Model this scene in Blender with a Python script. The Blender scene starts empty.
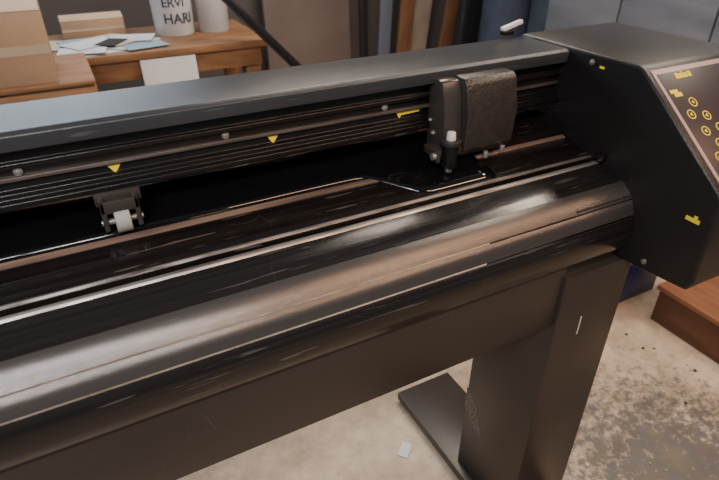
import bpy, bmesh, math, random
from mathutils import Vector, Matrix, Euler
random.seed(7)
scene=bpy.context.scene
COL=scene.collection

# ---------------- materials ----------------
def mat(name, col, rough=.5, metal=0., col2=None, nscale=8., stretch=(1,1,1), bump=0., bscale=80., rvar=0., spec=.5, coat=0., n0=.35,n1=.7, detail=4., scratch=None, hair=None):
    m=bpy.data.materials.new(name); m.use_nodes=True
    nt=m.node_tree; b=nt.nodes['Principled BSDF']
    b.inputs['Base Color'].default_value=(*col,1); b.inputs['Roughness'].default_value=rough
    b.inputs['Metallic'].default_value=metal
    b.inputs['Specular IOR Level'].default_value=spec
    b.inputs['Coat Weight'].default_value=coat
    b.inputs['Coat Roughness'].default_value=.12
    tc=nt.nodes.new('ShaderNodeTexCoord'); mp=nt.nodes.new('ShaderNodeMapping')
    nt.links.new(tc.outputs['Object'],mp.inputs['Vector']); mp.inputs['Scale'].default_value=stretch
    colsock=None
    if col2 or rvar:
        n=nt.nodes.new('ShaderNodeTexNoise'); n.inputs['Scale'].default_value=nscale; n.inputs['Detail'].default_value=detail
        nt.links.new(mp.outputs[0],n.inputs['Vector'])
        r=nt.nodes.new('ShaderNodeMapRange'); r.inputs[1].default_value=n0; r.inputs[2].default_value=n1
        nt.links.new(n.outputs[0],r.inputs[0])
        if col2:
            mx=nt.nodes.new('ShaderNodeMix'); mx.data_type='RGBA'
            mx.inputs[6].default_value=(*col,1); mx.inputs[7].default_value=(*col2,1)
            nt.links.new(r.outputs[0],mx.inputs[0]); nt.links.new(mx.outputs[2],b.inputs['Base Color']); colsock=mx.outputs[2]
        if rvar:
            r2=nt.nodes.new('ShaderNodeMapRange'); r2.inputs[3].default_value=rough; r2.inputs[4].default_value=rough+rvar
            nt.links.new(r.outputs[0],r2.inputs[0]); nt.links.new(r2.outputs[0],b.inputs['Roughness'])
    if scratch:
        sc,wd,st,c=scratch
        nz=nt.nodes.new('ShaderNodeTexNoise'); nz.inputs['Scale'].default_value=4; nt.links.new(tc.outputs['Object'],nz.inputs['Vector'])
        add=nt.nodes.new('ShaderNodeMixRGB'); add.blend_type='ADD'; add.inputs[0].default_value=.25
        nt.links.new(tc.outputs['Object'],add.inputs[1]); nt.links.new(nz.outputs['Color'],add.inputs[2])
        vo=nt.nodes.new('ShaderNodeTexVoronoi'); vo.feature='DISTANCE_TO_EDGE'; vo.inputs['Scale'].default_value=sc
        nt.links.new(add.outputs[0],vo.inputs['Vector'])
        mr=nt.nodes.new('ShaderNodeMapRange'); mr.inputs[1].default_value=wd; mr.inputs[2].default_value=0; nt.links.new(vo.outputs['Distance'],mr.inputs[0])
        n4=nt.nodes.new('ShaderNodeTexNoise'); n4.inputs['Scale'].default_value=9; nt.links.new(tc.outputs['Object'],n4.inputs['Vector'])
        m4=nt.nodes.new('ShaderNodeMapRange'); m4.inputs[1].default_value=.52; m4.inputs[2].default_value=.66; m4.inputs[4].default_value=st; nt.links.new(n4.outputs[0],m4.inputs[0])
        mu=nt.nodes.new('ShaderNodeMath'); mu.operation='MULTIPLY'; nt.links.new(mr.outputs[0],mu.inputs[0]); nt.links.new(m4.outputs[0],mu.inputs[1])
        mx=nt.nodes.new('ShaderNodeMix'); mx.data_type='RGBA'; mx.inputs[6].default_value=(*col,1); mx.inputs[7].default_value=(*c,1)
        if colsock: nt.links.new(colsock,mx.inputs[6])
        nt.links.new(mu.outputs[0],mx.inputs[0]); nt.links.new(mx.outputs[2],b.inputs['Base Color']); colsock=mx.outputs[2]
    if hair:   # fine parallel hairline scuffs: (scale, threshold, strength, colour, mapping scale)
        sc,th,st,c,ms=hair
        m5=nt.nodes.new('ShaderNodeMapping'); m5.inputs['Scale'].default_value=ms; m5.inputs['Rotation'].default_value=(0,0,.12)
        nt.links.new(tc.outputs['Object'],m5.inputs['Vector'])
        n5=nt.nodes.new('ShaderNodeTexNoise'); n5.inputs['Scale'].default_value=sc; n5.inputs['Detail'].default_value=2; nt.links.new(m5.outputs[0],n5.inputs['Vector'])
        r5=nt.nodes.new('ShaderNodeMapRange'); r5.inputs[1].default_value=th; r5.inputs[2].default_value=th+.03; r5.inputs[4].default_value=st; nt.links.new(n5.outputs[0],r5.inputs[0])
        mx=nt.nodes.new('ShaderNodeMix'); mx.data_type='RGBA'; mx.inputs[6].default_value=(*col,1); mx.inputs[7].default_value=(*c,1)
        if colsock: nt.links.new(colsock,mx.inputs[6])
        nt.links.new(r5.outputs[0],mx.inputs[0]); nt.links.new(mx.outputs[2],b.inputs['Base Color'])
    if bump:
        n=nt.nodes.new('ShaderNodeTexNoise'); n.inputs['Scale'].default_value=bscale; n.inputs['Detail'].default_value=3
        nt.links.new(mp.outputs[0],n.inputs['Vector'])
        bp=nt.nodes.new('ShaderNodeBump'); bp.inputs['Strength'].default_value=bump; bp.inputs['Distance'].default_value=.002
        nt.links.new(n.outputs[0],bp.inputs['Height']); nt.links.new(bp.outputs[0],b.inputs['Normal'])
    return m

HC=(.16,.145,.135)
M_cover=mat('cover_paint',(.026,.029,.033),.28,.0,(.034,.037,.042),5,(1,6,1),bump=.2,bscale=500,hair=(30,.68,.35,(.12,.125,.13),(.3,5,5)))
M_black=mat('black_powder_coat',(.005,.0048,.005),.25,0,(.009,.008,.008),6,bump=.12,bscale=400)
M_house=mat('housing_paint',(.009,.0078,.0078),.38,0,(.014,.012,.012),4,bump=.3,bscale=350,spec=.35,scratch=(7,.003,.35,(.1,.09,.09)))
M_hamm=mat('hammertone',(.042,.035,.032),.3,.2,(.03,.026,.024),90,bump=.6,bscale=300)
M_cplate=mat('carriage_satin',(.045,.038,.035),.3,.15,bump=.1,bscale=300)
M_apron=mat('apron_metal',(.012,.011,.011),.16,.3,(.02,.018,.017),10,(.15,20,20),bump=.04,bscale=600,rvar=.12,coat=.3,scratch=(11,.004,.35,HC),hair=(22,.66,.4,HC,(.35,8,8)))
M_bevel=mat('apron_bevel_highlight',(.105,.096,.092),.24,.7,(.125,.114,.108),8,(.12,12,12),bump=.15,bscale=700,rvar=.04)  # silvery highlight of the black apron edge, put into a paler metal colour
M_skirt=mat('skirt_paint',(.03,.025,.022),.38,.2,(.042,.035,.031),3,bump=.1,bscale=300,scratch=(9,.003,.4,(.2,.18,.16)))
M_leg=mat('leg_paint',(.034,.027,.023),.36,.2,(.05,.04,.034),4,bump=.1,bscale=300)
M_platen=mat('platen_paint',(.008,.007,.007),.09,.2,(.016,.013,.012),12,(.3,8,8),rvar=.12,scratch=(11,.005,.3,(.25,.2,.17)),hair=(24,.68,.4,(.2,.16,.13),(.4,7,7)))
M_vinyl=mat('gloss_vinyl',(.004,.004,.005),.04,0,bump=.5,bscale=9,spec=.6)
M_steel=mat('steel',(.5,.48,.46),.35,.75,(.16,.14,.13),22,(.6,8,8),rvar=.2)
M_edge=mat('worn_edge',(.22,.2,.19),.45,.6,(.05,.045,.04),25,(.8,8,8),rvar=.2)
M_rail=mat('rail_steel',(.3,.25,.22),.3,.8,(.12,.10,.09),25,(.4,6,6))
M_strip=mat('cutting_strip_plastic',(.26,.175,.135),.25,0,(.07,.048,.04),9,(.5,6,6))
M_rubber=mat('rubber',(.3,.29,.27),.7)
M_white=mat('white_plastic',(.6,.6,.57),.4)
M_yellow=mat('yellow_sticker',(.8,.6,.03),.5)
M_panel=mat('panel_film',(.03,.02,.023),.4,spec=.35)
M_tan=mat('panel_border',(.36,.24,.22),.45)
M_lcd=mat('lcd',(.02,.03,.018),.15)
M_wood=mat('bench_wood',(.27,.135,.063),.6,0,(.16,.08,.036),6,(1,8,8))
M_wood2=mat('dark_wood',(.1,.033,.014),.4,0,(.06,.02,.008),5,(6,1,6))
M_wood3=mat('red_brown_top',(.22,.085,.035),.4,0,(.15,.055,.022),5,(6,1,6))
M_crate=mat('crate_wood',(.3,.16,.08),.65,0,(.19,.095,.043),5,(1,6,6))
M_card=mat('cardboard',(.42,.28,.18),.8,0,(.34,.225,.145),4)
M_card2=mat('cardboard_flap',(.5,.36,.245),.8,0,(.42,.3,.2),4)
M_tape=mat('packing_tape',(.5,.4,.3),.25)
M_paper=mat('paper',(.6,.62,.63),.7,0,(.5,.5,.5),3)
M_paper2=mat('paper_warm',(.5,.4,.3),.7)
M_paper3=mat('paper_blue',(.25,.33,.4),.6)
M_pail=mat('pail_white',(.66,.68,.7),.35,0,(.54,.54,.56),3)
M_pail2=mat('pail_gray',(.58,.59,.59),.35,0,(.46,.46,.46),3)
M_ink=mat('ink',(.03,.04,.07),.6)
M_bar=mat('black_steel',(.012,.012,.014),.3)
M_door=mat('gray_brown_panel',(.2,.16,.147),.4,.2,(.16,.125,.112),3)
M_b1=mat('board_brown',(.17,.085,.043),.6,0,(.11,.05,.026),5,(5,5,1))
M_b2=mat('board_tan',(.3,.26,.22),.6,0,(.22,.18,.15),5,(5,5,1))
M_b3=mat('board_blue_gray',(.1,.13,.17),.5)
M_b4=mat('board_black',(.012,.012,.015),.5)
M_blue=mat('blue_plastic',(.012,.022,.11),.35)
M_navy=mat('navy_cloth',(.03,.045,.09),.8,0,(.015,.02,.04),6)
M_wallb=mat('wall_back_paint',(.11,.095,.088),.8,0,(.08,.07,.07),2)
M_wallr=mat('wall_right_paint',(.14,.17,.22),.7,0,(.09,.11,.15),3,(1,1,2))
M_cab=mat('cabinet_blue_gray',(.2,.22,.26),.35,.35,(.12,.137,.17),3,(1,1,3),rvar=.1)
M_chip=mat('debris_chip',(.3,.22,.14),.7)

def floor_mat():
    m=bpy.data.materials.new('concrete_floor'); m.use_nodes=True
    nt=m.node_tree; N=nt.nodes; L=nt.links; b=N['Principled BSDF']; b.inputs['Roughness'].default_value=.45
    tc=N.new('ShaderNodeTexCoord')
    def noise(s,d=6,ro=.6):
        n=N.new('ShaderNodeTexNoise'); n.inputs['Scale'].default_value=s; n.inputs['Detail'].default_value=d; n.inputs['Roughness'].default_value=ro
        L.new(tc.outputs['Object'],n.inputs['Vector']); return n
    n=noise(5,10,.75); r=N.new('ShaderNodeValToRGB')
    r.color_ramp.elements[0].position=.34; r.color_ramp.elements[0].color=(.24,.175,.12,1)
    r.color_ramp.elements[1].position=.62; r.color_ramp.elements[1].color=(.5,.39,.285,1)
    L.new(n.outputs[0],r.inputs[0])
    v=N.new('ShaderNodeVectorMath'); v.operation='DISTANCE'; v.inputs[1].default_value=(1.25,.40,.1); L.new(tc.outputs['Object'],v.inputs[0])
    mr=N.new('ShaderNodeMapRange'); mr.inputs[1].default_value=.6; mr.inputs[2].default_value=.05; L.new(v.outputs['Value'],mr.inputs[0])
    n2=noise(30,10,.8); th=N.new('ShaderNodeMath'); th.operation='MULTIPLY_ADD'; 
    L.new(mr.outputs[0],th.inputs[0]); th.inputs[1].default_value=.32; L.new(n2.outputs[0],th.inputs[2])
    r2=N.new('ShaderNodeMapRange'); r2.inputs[1].default_value=.59; r2.inputs[2].default_value=.71; r2.inputs[4].default_value=.85; L.new(th.outputs[0],r2.inputs[0])
    n3=noise(9,3); rc=N.new('ShaderNodeValToRGB'); cr=rc.color_ramp
    cr.elements[0].position=.4; cr.elements[0].color=(.05,.044,.042,1); cr.elements[1].position=.66; cr.elements[1].color=(.07,.065,.04,1)
    e=cr.elements.new(.5); e.color=(.04,.046,.06,1)
    L.new(n3.outputs[0],rc.inputs[0])
    mx=N.new('ShaderNodeMix'); mx.data_type='RGBA'; L.new(r2.outputs[0],mx.inputs[0]); L.new(r.outputs[0],mx.inputs[6]); L.new(rc.outputs[0],mx.inputs[7])
    L.new(mx.outputs[2],b.inputs['Base Color'])
    bp=N.new('ShaderNodeBump'); bp.inputs['Strength'].default_value=.15; bp.inputs['Distance'].default_value=.003; L.new(n2.outputs[0],bp.inputs['Height']); L.new(bp.outputs[0],b.inputs['Normal'])
    return m
M_floor=floor_mat()

# ---------------- geometry helpers ----------------
def finish(name, me, mt, parent=None, smooth=None, bevel=0, bseg=2, label=None):
    ob=bpy.data.objects.new(name,me); COL.objects.link(ob)
    if mt: me.materials.append(mt)
    if bevel:
        bm=bmesh.new(); bm.from_mesh(me)
        es=[e for e in bm.edges if len(e.link_faces)==2 and e.calc_face_angle(0)>.5]
        bmesh.ops.bevel(bm,geom=es,offset=bevel,segments=bseg,affect='EDGES',profile=.5)
        bm.to_mesh(me); bm.free()
    if smooth or bevel:
        for p in me.polygons: p.use_smooth=True
        me.set_sharp_from_angle(angle=math.radians(smooth or 35))
    if parent: ob.parent=parent
    if label: ob['label']=label
    return ob
def newmesh(name, vs, fs):
    me=bpy.data.meshes.new(name); me.from_pydata([tuple(v) for v in vs],[],fs)
    bm=bmesh.new(); bm.from_mesh(me); bmesh.ops.recalc_face_normals(bm,faces=bm.faces); bm.to_mesh(me); bm.free()
    return me
def boxdata(x0,x1,y0,y1,z0,z1):
    v=[(x,y,z) for x in (x0,x1) for y in (y0,y1) for z in (z0,z1)]
    f=[(0,1,3,2),(4,6,7,5),(0,4,5,1),(2,3,7,6),(0,2,6,4),(1,5,7,3)]
    return v,f
def join(parts):
    vs=[];fs=[]
    for v,f in parts:
        o=len(vs); vs+=list(v); fs+=[tuple(i+o for i in q) for q in f]
    return vs,fs
def box(name,x0,x1,y0,y1,z0,z1,mt,parent=None,bevel=.002,**k):
    v,f=boxdata(x0,x1,y0,y1,z0,z1); return finish(name,newmesh(name,v,f),mt,parent,bevel=bevel,**k)
def boxes(name,lst,mt,parent=None,bevel=.002,**k):
    v,f=join([boxdata(*b) for b in lst]); return finish(name,newmesh(name,v,f),mt,parent,bevel=bevel,**k)
def prismdata(prof,x0,x1):
    n=len(prof); v=[(x0,y,z) for y,z in prof]+[(x1,y,z) for y,z in prof]
    f=[(i,(i+1)%n,(i+1)%n+n,i+n) for i in range(n)]+[tuple(range(n)),tuple(range(2*n-1,n-1,-1))]
    return v,f
def prism(name,prof,x0,x1,mt,parent=None,bevel=.002,**k):
    v,f=prismdata(prof,x0,x1); return finish(name,newmesh(name,v,f),mt,parent,bevel=bevel,**k)
def cyldata(p0,p1,r0,r1=None,n=24):
    r1=r0 if r1 is None else r1
    p0=Vector(p0);p1=Vector(p1);d=(p1-p0).normalized(); a=d.orthogonal().normalized(); b=d.cross(a)
    v=[];
    for p,r in((p0,r0),(p1,r1)):
        for i in range(n):
            t=2*math.pi*i/n; v.append(p+a*r*math.cos(t)+b*r*math.sin(t))
    f=[(i,(i+1)%n,(i+1)%n+n,i+n) for i in range(n)]+[tuple(range(n-1,-1,-1)),tuple(range(n,2*n))]
    return v,f
def cyl(name,p0,p1,r0,mt,parent=None,r1=None,n=24,bevel=.0005,**k):
    v,f=cyldata(p0,p1,r0,r1,n); return finish(name,newmesh(name,v,f),mt,parent,bevel=bevel,**k)
def lathe(name,c,prof,mt,parent=None,n=40,**k):
    vs=[];fs=[];m=len(prof)
    for i in range(n):
        t=2*math.pi*i/n
        for r,z in prof: vs.append((c[0]+r*math.cos(t),c[1]+r*math.sin(t),c[2]+z))
    for i in range(n):
        j=(i+1)%n
        for q in range(m-1): fs.append((i*m+q,j*m+q,j*m+q+1,i*m+q+1))
    me=newmesh(name,vs,fs)
    bm=bmesh.new(); bm.from_mesh(me); bmesh.ops.remove_doubles(bm,verts=bm.verts,dist=1e-5); bmesh.ops.recalc_face_normals(bm,faces=bm.faces); bm.to_mesh(me); bm.free()
    return finish(name,me,mt,parent,smooth=40,**k)
def top(name,loc,label,cat,group=None):
    e=bpy.data.objects.new(name,None); COL.objects.link(e); e.location=loc; e.empty_display_size=.1
    e['label']=label; e['category']=cat
    if group: e['group']=group
    return e
def adopt(e):
    bpy.context.view_layer.update()
    for c in e.children: c.matrix_parent_inverse=e.matrix_world.inverted()
def tag(o,label,cat,group=None):
    o['label']=label;o['category']=cat
    if group:o['group']=group
    return o

# ---------------- setting ----------------
def struct(o): o['kind']='structure'; return o
struct(box('floor',-3,3.4,-1.5,4.35,-.1,0,M_floor,bevel=0))
struct(box('wall_back',-3,3.4,4.3,4.4,0,2.7,M_wallb,bevel=0))
struct(box('wall_right',3.3,3.4,-1.5,4.3,0,2.7,M_wallr,bevel=0))

# ---------------- vinyl cutter ----------------
VC=top('vinyl_cutter',(.2,.65,0),'large black floor-standing vinyl cutting plotter on a steel stand','vinyl cutter')
XL,XE,XR=-.75,.827,1.09
prism('top_cover',[(.742,1.136),(.742,1.117),(.748,1.117),(.752,1.126),(.868,1.126),(.872,1.137),(.866,1.1405),(.75,1.1405)],XL,XE-.004,M_cover,VC,bevel=.0015,label='gray-black textured steel top cover')
prism('rail_beam',[(.762,1.126),(.762,1.098),(.757,1.096),(.757,1.090),(.764,1.088),(.764,1.060),(.756,1.057),(.756,1.050),(.748,1.047),(.748,1.040),(.756,1.036),(.835,1.015),(.862,1.015),(.862,1.126)],XL,XE,M_black,VC,bevel=.001)
prism('guide_rail',[(.764,1.078),(.758,1.0775),(.7575,1.073),(.764,1.0725)],XL,XE-.001,M_rail,VC,bevel=.0004,label='brownish worn steel guide rail')
def screw(parent,p,d,r=.006,name='screw'):
    p=Vector(p);d=Vector(d).normalized()
    v1=cyldata(p,p+d*.003,r,r*.9,16); v2=cyldata(p+d*.003,p+d*.0045,r*.55,r*.5,6)
    v,f=join([v1,v2]); return finish(name,newmesh(name,v,f),M_steel,parent,bevel=.0004)
for i in range(-2,4):
    screw(VC,(-.088+.2665*i,.7635,1.084),(0,-1,0),.006)
for x in (.023,.25,-.205,-.43):
    v=[(x-.0085,.7625,1.070),(x+.0085,.7625,1.070),(x,.7625,1.0575),(x-.0085,.7638,1.070),(x+.0085,.7638,1.070),(x,.7638,1.0575)]
    f=[(0,2,1),(3,4,5),(0,1,4,3),(1,2,5,4),(2,0,3,5)]
    finish('position_sticker',newmesh('st',v,f),M_yellow,VC,label='yellow triangle position sticker')
v=[(.468,.7622,1.071),(.515,.7622,1.0715),(.513,.7622,1.067),(.478,.7622,1.0655),(.474,.7622,1.0605)]
v+= [(a,.764,c) for a,b,c in v]
f=[(4,3,2,1,0),(5,6,7,8,9)]+[(i,(i+1)%5,(i+1)%5+5,i+5) for i in range(5)]
finish('position_sticker',newmesh('st2',v,f),M_yellow,VC,label='torn yellow sticker strip')
prism('platen',[(.648,.9655),(.712,.9795),(.712,.978),(.723,.9805),(.723,.982),(.81,1.001),(.86,1.001),(.86,.93),(.65,.93),(.646,.955)],XL,XE,M_platen,VC,bevel=.0008,label='dark metal platen, worn and scratched')
prism('platen_front_edge',[(.6455,.9635),(.6485,.9668),(.6508,.9672),(.650,.9655)],XL,XE,M_edge,VC,bevel=.0003,label='thin worn platen edge')
prism('cutting_strip',[(.7125,.9785),(.7225,.9807),(.7225,.9828),(.7125,.9806)],XL,XE-.002,M_strip,VC,bevel=.0003,label='tan plastic cutting strip')
prism('platen_edge_strip',[(.6235,.958),(.6275,.9625),(.633,.9630),(.636,.958),(.634,.945),(.6235,.945)],XL,XE,M_steel,VC,bevel=.0008,label='bright worn aluminium edge strip')
prism('platen_channel',[(.634,.951),(.648,.951),(.648,.94),(.634,.94)],XL,XE,M_black,VC,bevel=0)
def thick(outer,t=.006):
    inn=[]
    for i,(y,z) in enumerate(outer):
        a=outer[max(i-1,0)]; b=outer[min(i+1,len(outer)-1)]
        d=Vector((b[0]-a[0],b[1]-a[1])).normalized(); inn.append((y-d.y*t*1,z+d.x*t))
    return outer+inn[::-1]
up=[(.6235,.9605),(.612,.9585),(.600,.9562),(.589,.9535),(.579,.9503),(.5715,.947)]
bv=[(.571,.9472),(.566,.9452),(.557,.9395),(.549,.932),(.543,.9245)]
bv2=[(.5425,.922),(.5415,.9215),(.5345,.9095),(.530,.898)]
lo=[(.5295,.8955),(.5265,.894),(.5225,.880),(.5205,.866),(.5205,.852),(.524,.838),(.532,.826),(.542,.82)]
prism('front_apron',thick(up),XL,XE,M_apron,VC,bevel=0,smooth=40,label='smooth black glossy media apron with fine scratches')
prism('apron_bevel',thick(bv),XL,XE,M_bevel,VC,bevel=0,smooth=40,label='satin rounded edge of the apron, highlight painted in as paler metal')
prism('apron_bevel',thick(bv2),XL,XE,M_bevel,VC,bevel=0,smooth=40,label='satin rounded edge of the apron, highlight painted in as paler metal')
prism('apron_lip',thick(lo),XL,XE,M_apron,VC,bevel=0,smooth=40,label='dark rolled lower lip of the apron')
boxes('stand_crossbeam',[(-.72,.696,.537,.57,.687,.84),],M_skirt,VC,bevel=.003,label='dark painted sheet-steel crossbeam of the stand')

def housing(x0,x1):
    prof=[(.885,.80),(.892,1.125),(.875,1.1435),(.60,1.1435),(.588,1.139),(.404,.993),(.397,.978),(.394,.835),(.402,.815),(.50,.805)]
    return prism('end_housing',prof,x0,x1,M_house,VC,bevel=.005,bseg=3,label='black textured sheet-metal end housing')
H=housing(XE,XR); HL=housing(XL-.2,XL)
def sp(s,h=0):
    a=Vector((.588,1.139)); b=Vector((.404,.993)); d=(b-a).normalized(); n=Vector((d.y,-d.x)); n=n if n.y>0 else -n
    q=a+d*s+n*h; return (q.x,q.y)
def slab(name,x0,x1,s0,s1,h0,h1,mt,parent,bevel=.0004,**k):
    return prism(name,[sp(s0,h0),sp(s0,h1),sp(s1,h1),sp(s1,h0)],x0,x1,mt,parent,bevel=bevel,**k)
CP=slab('control_panel',.840,1.078,.005,.227,-.002,.0012,M_tan,H,label='control panel with mauve-tan border and dark film')
slab('panel_film',.847,1.073,.014,.218,.0008,.0018,M_panel,CP)
slab('display',1.0,1.06,.05,.085,.0015,.0035,M_lcd,CP,label='small dark display window')
def onslope(x,y):
    return (.588-y)/((.588-.404)/math.hypot(.184,.146))
def ring(x,s,r,w,mt,parent,name='button',fill=True):
    n=24; vs=[];fs=[]
    for rr in (r,r-w):
        for h in (.0014,.0024):
            for i in range(n):
                t=2*math.pi*i/n; y,z=sp(s+rr*math.sin(t),h); vs.append((x+rr*math.cos(t),y,z))
    for i in range(n):
        j=(i+1)%n
        fs.append((n+i,n+j,3*n+j,3*n+i)); fs.append((i,j,n+j,n+i)); fs.append((2*n+i,3*n+i,3*n+j,2*n+j)); fs.append((i,2*n+i,2*n+j,j))
    o=len(vs)
    tri=((-r*.42,0),(r*.2,-r*.42),(r*.2,r*.42))
    for h in (.0026,.0014):
        for dx,ds in tri:
            y,z=sp(s+ds,h); vs.append((x+dx,y,z))
    fs+=[(o,o+1,o+2),(o+3,o+5,o+4),(o,o+3,o+4,o+1),(o+1,o+4,o+5,o+2),(o+2,o+5,o+3,o)]
    return finish(name,newmesh(name,vs,fs),mt,parent,label='key outlined in yellow')
for (bx,by) in [(.889,.529),(.869,.513),(.901,.507),(.878,.487),(.914,.487),(.892,.467),(.873,.45),(.925,.465),(.955,.50),(.98,.48),(.908,.445),(.95,.455)]:
    ring(bx,onslope(bx,by),.0088,.0018,M_yellow,CP)
for i,(x0,x1,s0,s1) in enumerate([(.885,.892,.018,.029),(.893,.901,.020,.029),(.902,.905,.016,.029),(.906,.914,.020,.029),(.916,.924,.018,.029)]):
    slab('panel_lettering',x0,x1,s0,s1,.0015,.0024,M_yellow,CP,bevel=0)
for x0,x1,s0,s1 in [(.852,.870,.047,.054),(.858,.876,.053,.061),(.966,.99,.16,.166)]:
    slab('label_remnant',x0,x1,s0,s1,.0015,.0025,M_yellow,CP,bevel=0)
for y,z in [(.69,1.128),(.485,.825),(.655,.86)]:
    screw(H,(XE,y,z),(-1,0,0),.0055)
box('cover_latch',XE-.010,XE,.612,.632,.966,.982,M_black,H,bevel=.002,label='small black square stop block')
boxes('yellow_label',[(XE-.001,XE+.001,.418,.442,.935,.942),(XE-.001,XE+.001,.423,.429,.942,.947)],M_yellow,H,bevel=0,label='torn yellow label')
boxes('yellow_label',[(XE-.001,XE+.001,.662,.672,1.122,1.126)],M_yellow,H,bevel=0)
LV=boxes('release_lever',[(.775,.80,.868,.885,1.1435,1.153)],M_black,VC,bevel=.003)
me=newmesh('lh',*boxdata(-.025,.025,-.006,.006,-.004,.005)); me.transform(Matrix.Translation((.800,.879,1.160))@Matrix.Rotation(math.radians(-14),4,'Y'))
finish('lever_handle',me,M_white,LV,bevel=.003,label='off-white plastic lever handle')
def pinch(x):
    zc=1.004; yc=.735
    br=join([boxdata(x-.026,x-.019,.722,.775,.992,1.036),boxdata(x+.017,x+.024,.722,.775,.992,1.036),boxdata(x-.03,x+.03,.742,.775,1.022,1.0395),boxdata(x-.026,x+.024,.722,.727,1.018,1.036)])
    b=finish('pinch_roller',newmesh('pinch_roller',*br),M_cplate,VC,bevel=.002,label='dark gray pinch roller bracket')
    cyl('roller',(x-.011,yc-.006,zc),(x+.009,yc-.006,zc),.0175,M_rubber,b,bevel=.002,label='gray rubber roller')
    cyl('axle',(x-.028,yc-.006,zc),(x+.026,yc-.006,zc),.004,M_steel,b)
pinch(.017); pinch(-.5)
CA=prism('carriage',[(.704,.996),(.694,1.01),(.690,1.07),(.703,1.120),(.712,1.128),(.757,1.128),(.757,1.0)],.563,.668,M_hamm,VC,bevel=.003,bseg=3,label='brownish black hammertone tool carriage on the rail')
prism('carriage_plate',[(.716,.994),(.706,1.005),(.704,1.04),(.712,1.10),(.722,1.125),(.757,1.127),(.757,.994)],.527,.5635,M_cplate,CA,bevel=.004,label='satin dark gray side cover')
boxes('carriage_bracket',[(.535,.70,.735,.757,.992,1.03),(.665,.685,.72,.757,1.0,1.015)],M_black,CA,bevel=.002)
TH=cyl('tool_holder',(.531,.690,.990),(.531,.690,1.030),.014,M_black,CA,n=28,bevel=.001)
cyl('blade_holder',(.531,.690,.980),(.531,.690,.992),.006,M_steel,TH,r1=.009)
cyl('holder_collar',(.531,.690,1.030),(.531,.690,1.037),.0175,M_hamm,TH)
cyl('white_knob',(.531,.690,1.037),(.531,.690,1.051),.0085,M_white,TH,r1=.007,bevel=.0015,label='white plastic knob')
boxes('holder_clamp',[(.508,.56,.695,.735,1.004,1.018),(.505,.512,.688,.70,1.0,1.022)],M_cplate,TH,bevel=.002)
cyl('clamp_screw',(.498,.695,1.011),(.512,.695,1.011),.006,M_steel,TH)
for p in [(.612,.694,.988),(.648,.694,.992)]:
    cyl('adjusting_screw',(p[0],p[1],p[2]),(p[0],p[1],p[2]+.012),.0045,M_steel,CA)
screw(CA,(.5265,.735,1.035),(-1,0,0),.005)
screw(CA,(.5265,.745,1.055),(-1,0,0),.004)
def leg(x0,x1,bx1):
    l=boxes('leg',[(x0,x1,.531,.74,.04,.80)],M_leg,VC,bevel=.003,label='wide dark painted sheet-steel stand leg')
    boxes('leg_bracket',[(x0,bx1,.545,.72,.80,.93)],M_leg,l,bevel=.002)
    boxes('foot',[(x0-.02,x1,.12,1.03,0.012,.04)],M_leg,l,bevel=.003)
    return l
LG=leg(.695,.868,.826); leg(-.9,-.73,-.752)
v=[(.6946,.742,.33),(.6946,.70,.30),(.6946,.665,.215),(.6946,.70,.225),(.6946,.742,.26)]; v+=[(.6955,b,c) for a,b,c in v]
f=[(4,3,2,1,0),(5,6,7,8,9)]+[(i,(i+1)%5,(i+1)%5+5,i+5) for i in range(5)]
finish('tape_patch',newmesh('tape',v,f),M_edge,LG,label='silver tape patch')
boxes('paint_chip',[(.760,.7625,.5302,.5312,.645,.69)],M_white,LG,bevel=0,label='white scratch mark')
for y in (.15,1.0):
    cyl('leveling_foot',(.77,y,0),(.77,y,.014),.02,M_black,LG); cyl('leveling_foot',(-.81,y,0),(-.81,y,.014),.02,M_black,LG)
adopt(VC)

# vinyl sheet on the platen
n=60; vs=[];fs=[]
def pz(y):
    P=[(.648,.9655),(.712,.9795),(.7225,.983),(.81,1.001),(.9,1.001)]
    for (a,b),(c,d) in zip(P,P[1:]):
        if y<=c: return b+(d-b)*(y-a)/(c-a)
m_=12
for i in range(n+1):
    x=-.70+ (1.31)*i/n
    t=min(max((x-.38)/.10,0),1); t=t*t*(3-2*t)
    yf=.727*(1-t)+.656*t
    for j in range(m_):
        y=yf+(.835-yf)*j/(m_-1)
        vs.append((x+(.003*math.sin(j*1.3) if i==n else 0),y,pz(y)+.0010+.0008*min(j,3)/3*(1+math.sin(x*23+j*1.1))))
for i in range(n):
    for j in range(m_-1): fs.append((i*m_+j,(i+1)*m_+j,(i+1)*m_+j+1,i*m_+j+1))
vsh=finish('vinyl_sheet',newmesh('vinyl_sheet',vs,fs),M_vinyl,None,smooth=60)
md=vsh.modifiers.new('sol','SOLIDIFY'); md.thickness=.00015; md.offset=1
tag(vsh,'glossy black vinyl film lying on the cutter platen','vinyl sheet')

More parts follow.
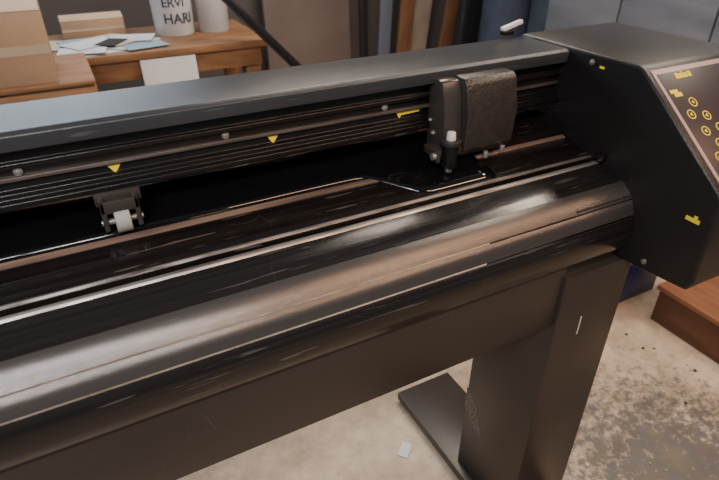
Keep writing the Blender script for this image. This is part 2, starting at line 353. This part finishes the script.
# ---------------- background things ----------------
WB=top('workbench',(.35,3.1,0),'rough wooden workbench with plywood top','workbench')
box('bench_top',-.45,.95,2.84,3.45,.715,.75,M_wood,WB,bevel=.004)
box('bench_apron',-.42,.92,2.87,2.90,.62,.715,M_wood,WB,bevel=.003)
for x in(-.40,.84):
    for y in(2.9,3.34): box('leg',x,x+.08,y,y+.08,0,.715,M_wood,WB,bevel=.004)
box('bench_shelf',-.36,.88,2.93,3.38,.2,.23,M_wood,WB,bevel=.003)
adopt(WB)
CR=top('wooden_crate',(-.2,2.5,0),'slatted wooden crate stacked beneath the cardboard box','crate')
for k in range(5):
    z0=.01+k*.157
    box('slat',-.5,.08,2.27,2.285,z0,z0+.135,M_crate,CR,bevel=.003)
    box('slat',.065,.08,2.285,2.75,z0,z0+.135,M_crate,CR,bevel=.003)
for a,b,c,d in [(-.5,-.46,2.285,2.33),(.03,.065,2.285,2.33),(-.5,-.46,2.7,2.75),(.03,.065,2.7,2.75)]:
    box('corner_post',a,b,c,d,0,.78,M_crate,CR)
box('crate_lid',-.5,.08,2.27,2.75,.781,.797,M_crate,CR,bevel=.003)
adopt(CR)
def carton(x0,x1,y0,y1,z,h,label,fa=8):
    CB=top('cardboard_box',((x0+x1)/2,(y0+y1)/2,z),label,'box')
    t=.004
    boxes('box_body',[(x0,x1,y0,y0+t,z,z+h),(x0,x1,y1-t,y1,z,z+h),(x0,x0+t,y0+t,y1-t,z,z+h),(x1-t,x1,y0+t,y1-t,z,z+h),(x0+t,x1-t,y0+t,y1-t,z,z+t)],M_card,CB,bevel=.001)
    d=(y1-y0)*.48
    v,f=boxdata(x0,x1,0,d,0,.004)
    me=newmesh('flap',v,f); me.transform(Matrix.Translation((0,y0,z+h))@Matrix.Rotation(math.radians(fa),4,'X')); finish('box_flap',me,M_card2,CB,bevel=.001)
    me=newmesh('flap',v,f); me.transform(Matrix.Translation((0,y1,z+h+.002))@Matrix.Rotation(math.radians(180-fa),4,'X')); finish('box_flap',me,M_card2,CB,bevel=.001)
    box('packing_tape',x0,x1,y0-.0015,y0-.0002,z+h*.42,z+h*.55,M_tape,CB,bevel=0)
    adopt(CB)
carton(-.36,-.04,2.3,2.62,.798,.245,'brown cardboard box with half-closed flaps on a wooden crate')
carton(.02,.32,3.28,3.44,.751,.085,'low brown cardboard box behind papers on the workbench',14)
carton(.35,.7,2.98,3.3,.231,.2,'brown cardboard box on the shelf beneath the workbench',4)
def text_on_cyl(txt,c,r,z,size,ang0,mt,parent,name='lettering'):
    cu=bpy.data.curves.new('t','FONT'); cu.body=txt; cu.size=size; cu.extrude=.0006; cu.align_x='CENTER'; cu.offset=.001
    to=bpy.data.objects.new('t',cu); COL.objects.link(to); bpy.context.view_layer.update()
    dg=bpy.context.evaluated_depsgraph_get(); me=bpy.data.meshes.new_from_object(to.evaluated_get(dg))
    bpy.data.objects.remove(to)
    for v in me.vertices:
        a=ang0+v.co.x/r; rr=r+.0008+v.co.z
        v.co=(c[0]+rr*math.cos(a),c[1]+rr*math.sin(a),z+v.co.y)
    me.materials.clear()
    return finish(name,me,mt,parent)
def pail(x,y,r,h,m,label,lines):
    e=top('pail',(x,y,.75),label,'pail')
    lathe('pail_body',(x,y,.751),[(0,0),(r*.93,0),(r*.95,.004),(r,h-.02),(r*1.05,h-.018),(r*1.05,h),(r*.97,h),(r*.92,.008),(0,.008)],m,e)
    for t,z,s,dx in lines:
        text_on_cyl(t,(x,y),r*.985,.751+z,s,math.radians(-105+dx),M_ink,e)
    adopt(e); return e
pail(.56,3.2,.105,.27,M_pail,'white pail with dark printed letters on the workbench',[('ERVI',.145,.06,10),('HARI',.065,.068,20)])
pail(.765,3.18,.085,.27,M_pail2,'plain pale gray pail on the workbench',[])
def sheet(x,y,z,w,d,rot,mt,label,th=.002,name='paper_sheet',group='loose papers on the workbench'):
    v,f=boxdata(-w/2,w/2,-d/2,d/2,0,th); o=finish(name,newmesh(name,v,f),mt)
    o.location=(x,y,z); o.rotation_euler=(0,0,rot); tag(o,label,'paper',group); return o
sheet(.2,3.0,.751,.3,.21,.3,M_paper,'white paper sheet lying on the workbench')
sheet(.05,3.12,.7535,.3,.21,-.4,M_paper2,'brownish paper sheet lying on the workbench')
sheet(.31,3.03,.756,.26,.18,.9,M_paper,'white paper sheet lying on the workbench')
sheet(.14,3.14,.7585,.3,.2,.1,M_paper3,'pale blue paper sheet lying on the workbench')
sheet(.08,2.95,.761,.21,.15,-.15,M_paper,'white paper sheet lying on the workbench')
sheet(.24,3.12,.7635,.2,.26,.6,M_paper2,'brownish paper sheet lying on the workbench')
sheet(.36,2.95,.7585,.2,.14,.2,M_paper3,'pale blue paper sheet lying on the workbench')
sheet(.13,3.07,.766,.24,.17,.5,M_paper,'white paper sheet lying on the workbench')
sheet(.32,3.11,.766,.22,.16,-.3,M_paper,'white paper sheet lying on the workbench')
sheet(.22,3.04,.7685,.1,.15,-.6,M_b4,'small dark card lying on the workbench')
me=newmesh('wb',*boxdata(0,.26,0,.006,0,.72)); o=finish('white_board',me,M_paper,bevel=.001); o.location=(.31,2.74,0); o.rotation_euler=(math.radians(-7.5),0,0)
tag(o,'white board leaning against the front of the workbench','board')
def bar(name,p0,p1,w,d,mt,label,cat,group=None):
    p0=Vector(p0);p1=Vector(p1);L=(p1-p0).length
    v,f=join([boxdata(-w/2,w/2,-d/2,-d/2+.005,0,L),boxdata(-w/2,-w/2+.005,-d/2+.005,d/2,0,L)])
    o=finish(name,newmesh(name,v,f),mt,bevel=.001)
    o.location=p0; o.rotation_mode='QUATERNION'; o.rotation_quaternion=(p1-p0).to_track_quat('Z','Y'); return tag(o,label,cat,group)
bar('steel_angle_bar',(1.617,2.587,.01),(.49,2.90,1.25),.055,.04,M_bar,'black steel angle bar leaning against the workbench','metal bar')
def lean(name,x0,x1,y,h,th,mt,label,cat,tilt=3,skew=0,group=None):
    v,f=boxdata(-(x1-x0)/2,(x1-x0)/2,0,th,0,h); o=finish(name,newmesh(name,v,f),mt,bevel=.003)
    o.location=((x0+x1)/2,y,.0+abs(math.sin(math.radians(skew)))*(x1-x0)/2); o.rotation_euler=(math.radians(-tilt),math.radians(skew),0)
    return tag(o,label,cat,group)
lean('door_panel',1.36,2.05,4.05,2.1,.04,M_door,'gray-brown flat door panel leaning against the wall','door panel',4)
lean('board',2.09,2.15,3.95,1.9,.03,M_b4,'narrow black board leaning against the wall','board',3,0)
lean('board',2.17,2.27,3.85,1.8,.025,M_b3,'blue-gray board leaning against the wall','board',3,4)
lean('board',2.30,2.42,3.8,1.9,.03,M_b1,'brown wooden plank leaning against the wall','board',3,6)
lean('board',2.44,2.66,3.95,1.7,.03,M_b2,'tan wooden board leaning against the wall','board',3,8)
lean('board',2.68,2.79,3.8,1.8,.03,M_b1,'brown wooden plank leaning against the wall','board',3,10)
lean('board',2.85,3.0,3.7,1.5,.03,M_b4,'black board leaning against the wall','board',3,6)
o=cyl('fabric_roll',(2.75,3.1,.001),(2.75,3.1,1.35),.16,M_navy,bevel=.01)
tag(o,'upright roll of dark navy cloth','fabric roll')
SC=top('storage_cabinet',(3.0,1.9,0),'tall blue-gray satin metal storage cabinet by the wall','cabinet')
box('cabinet_body',2.78,3.27,1.1,2.75,.05,1.8,M_cab,SC,bevel=.006)
box('plinth',2.81,3.25,1.12,2.73,0,.05,M_b4,SC,bevel=.002)
for a,b in((1.12,1.655),(1.665,2.20),(2.21,2.73)):
    d=box('door',2.762,2.779,a,b,.08,1.77,M_cab,SC,bevel=.004)
    box('handle',2.742,2.762,b-.06,b-.045,.95,1.08,M_steel,d,bevel=.003)
adopt(SC)
RB=top('low_wooden_box',(2.05,.6,0),'low reddish-brown wooden drawer box on the floor','wooden box')
box('box_body',1.745,2.3,.25,.93,0,.14,M_wood2,RB,bevel=.003)
box('box_lid',1.735,2.31,.24,.94,.14,.16,M_wood3,RB,bevel=.003)
adopt(RB)
BC=top('blue_crate',(1.75,1.2,0),'blue plastic crate on the concrete floor','crate')
boxes('crate_wall',[(1.62,1.915,1.05,1.35,.0,.2)],M_blue,BC,bevel=.003)
boxes('crate_rim',[(1.605,1.93,1.035,1.365,.18,.202)],M_blue,BC,bevel=.003)
adopt(BC)
sheet(.60,.86,.001,.05,.03,.7,M_paper,'small scrap of white paper on the concrete floor',name='paper_scrap',group='scraps on the floor')
sheet(1.28,.80,.001,.02,.012,.3,M_yellow,'tiny yellow scrap on the concrete floor',name='paper_scrap',group='scraps on the floor')
for k in range(26):
    x=random.uniform(.98,1.65); y=random.uniform(.4,1.05)
    n_=5; r=random.uniform(.003,.007); h=.003
    vs=[(r*random.uniform(.6,1.3)*math.cos(2*math.pi*i/n_),r*random.uniform(.6,1.3)*math.sin(2*math.pi*i/n_),0) for i in range(n_)]
    vs+=[(a*.8,b*.8,h) for a,b,c in vs]
    fs=[tuple(range(n_-1,-1,-1)),tuple(range(n_,2*n_))]+[(i,(i+1)%n_,(i+1)%n_+n_,i+n_) for i in range(n_)]
    o=finish('debris_chip',newmesh('chip',vs,fs),random.choice([M_chip,M_b4,M_paper2,M_chip])); o.location=(x,y,.0005)
    tag(o,'small loose chip of debris on the concrete floor','debris','debris chips on the floor')

# ---------------- lights ----------------
w=bpy.data.worlds.new('World'); scene.world=w; w.use_nodes=True
w.node_tree.nodes['Background'].inputs[0].default_value=(.72,.75,.82,1); w.node_tree.nodes['Background'].inputs[1].default_value=.16
def area(name,loc,target,sx,sy,power,col):
    l=bpy.data.lights.new(name,'AREA'); l.shape='RECTANGLE'; l.size=sx; l.size_y=sy; l.energy=power; l.color=col
    o=bpy.data.objects.new(name,l); COL.objects.link(o); o.location=loc
    o.rotation_euler=(Vector(target)-Vector(loc)).to_track_quat('-Z','Y').to_euler(); return o
area('window_light',(-.4,3.9,2.5),(.2,.6,.8),2.0,.8,50,(.8,.9,1))
area('ceiling_light_cool',(-.9,-.75,2.6),(-.5,.3,.0),.9,.4,48,(.97,.98,1))
area('ceiling_light_warm',(1.5,-.8,2.6),(1.3,.4,.0),1.8,.4,44,(1,.6,.36))
area('ceiling_light_back',(1.3,2.2,2.6),(1.5,2.4,0),1.0,1.0,55,(1,.86,.72))
area('carriage_fill',(-.15,-.35,1.85),(.6,.7,1.0),.3,.2,7,(1,.96,.92))  # added soft fill to brighten the carriage and housing side
area('floor_fill',(2.2,.9,2.5),(1.6,.8,0),.6,.6,26,(1,.84,.66))  # added warm fill to lift the floor at the right

# ---------------- camera ----------------
cam=bpy.data.cameras.new('cam'); co=bpy.data.objects.new('camera',cam); COL.objects.link(co)
cam.sensor_width=23.5; cam.lens=18.0
co.location=(0,0,1.38)
Fh=Vector((.4633,.8862,0)); p=math.radians(32.1)
F=Fh*math.cos(p)-Vector((0,0,1))*math.sin(p)
co.rotation_euler=F.to_track_quat('-Z','Y').to_euler()
cam.clip_start=.01
cam.dof.use_dof=True; cam.dof.focus_distance=.95; cam.dof.aperture_fstop=4
scene.camera=co
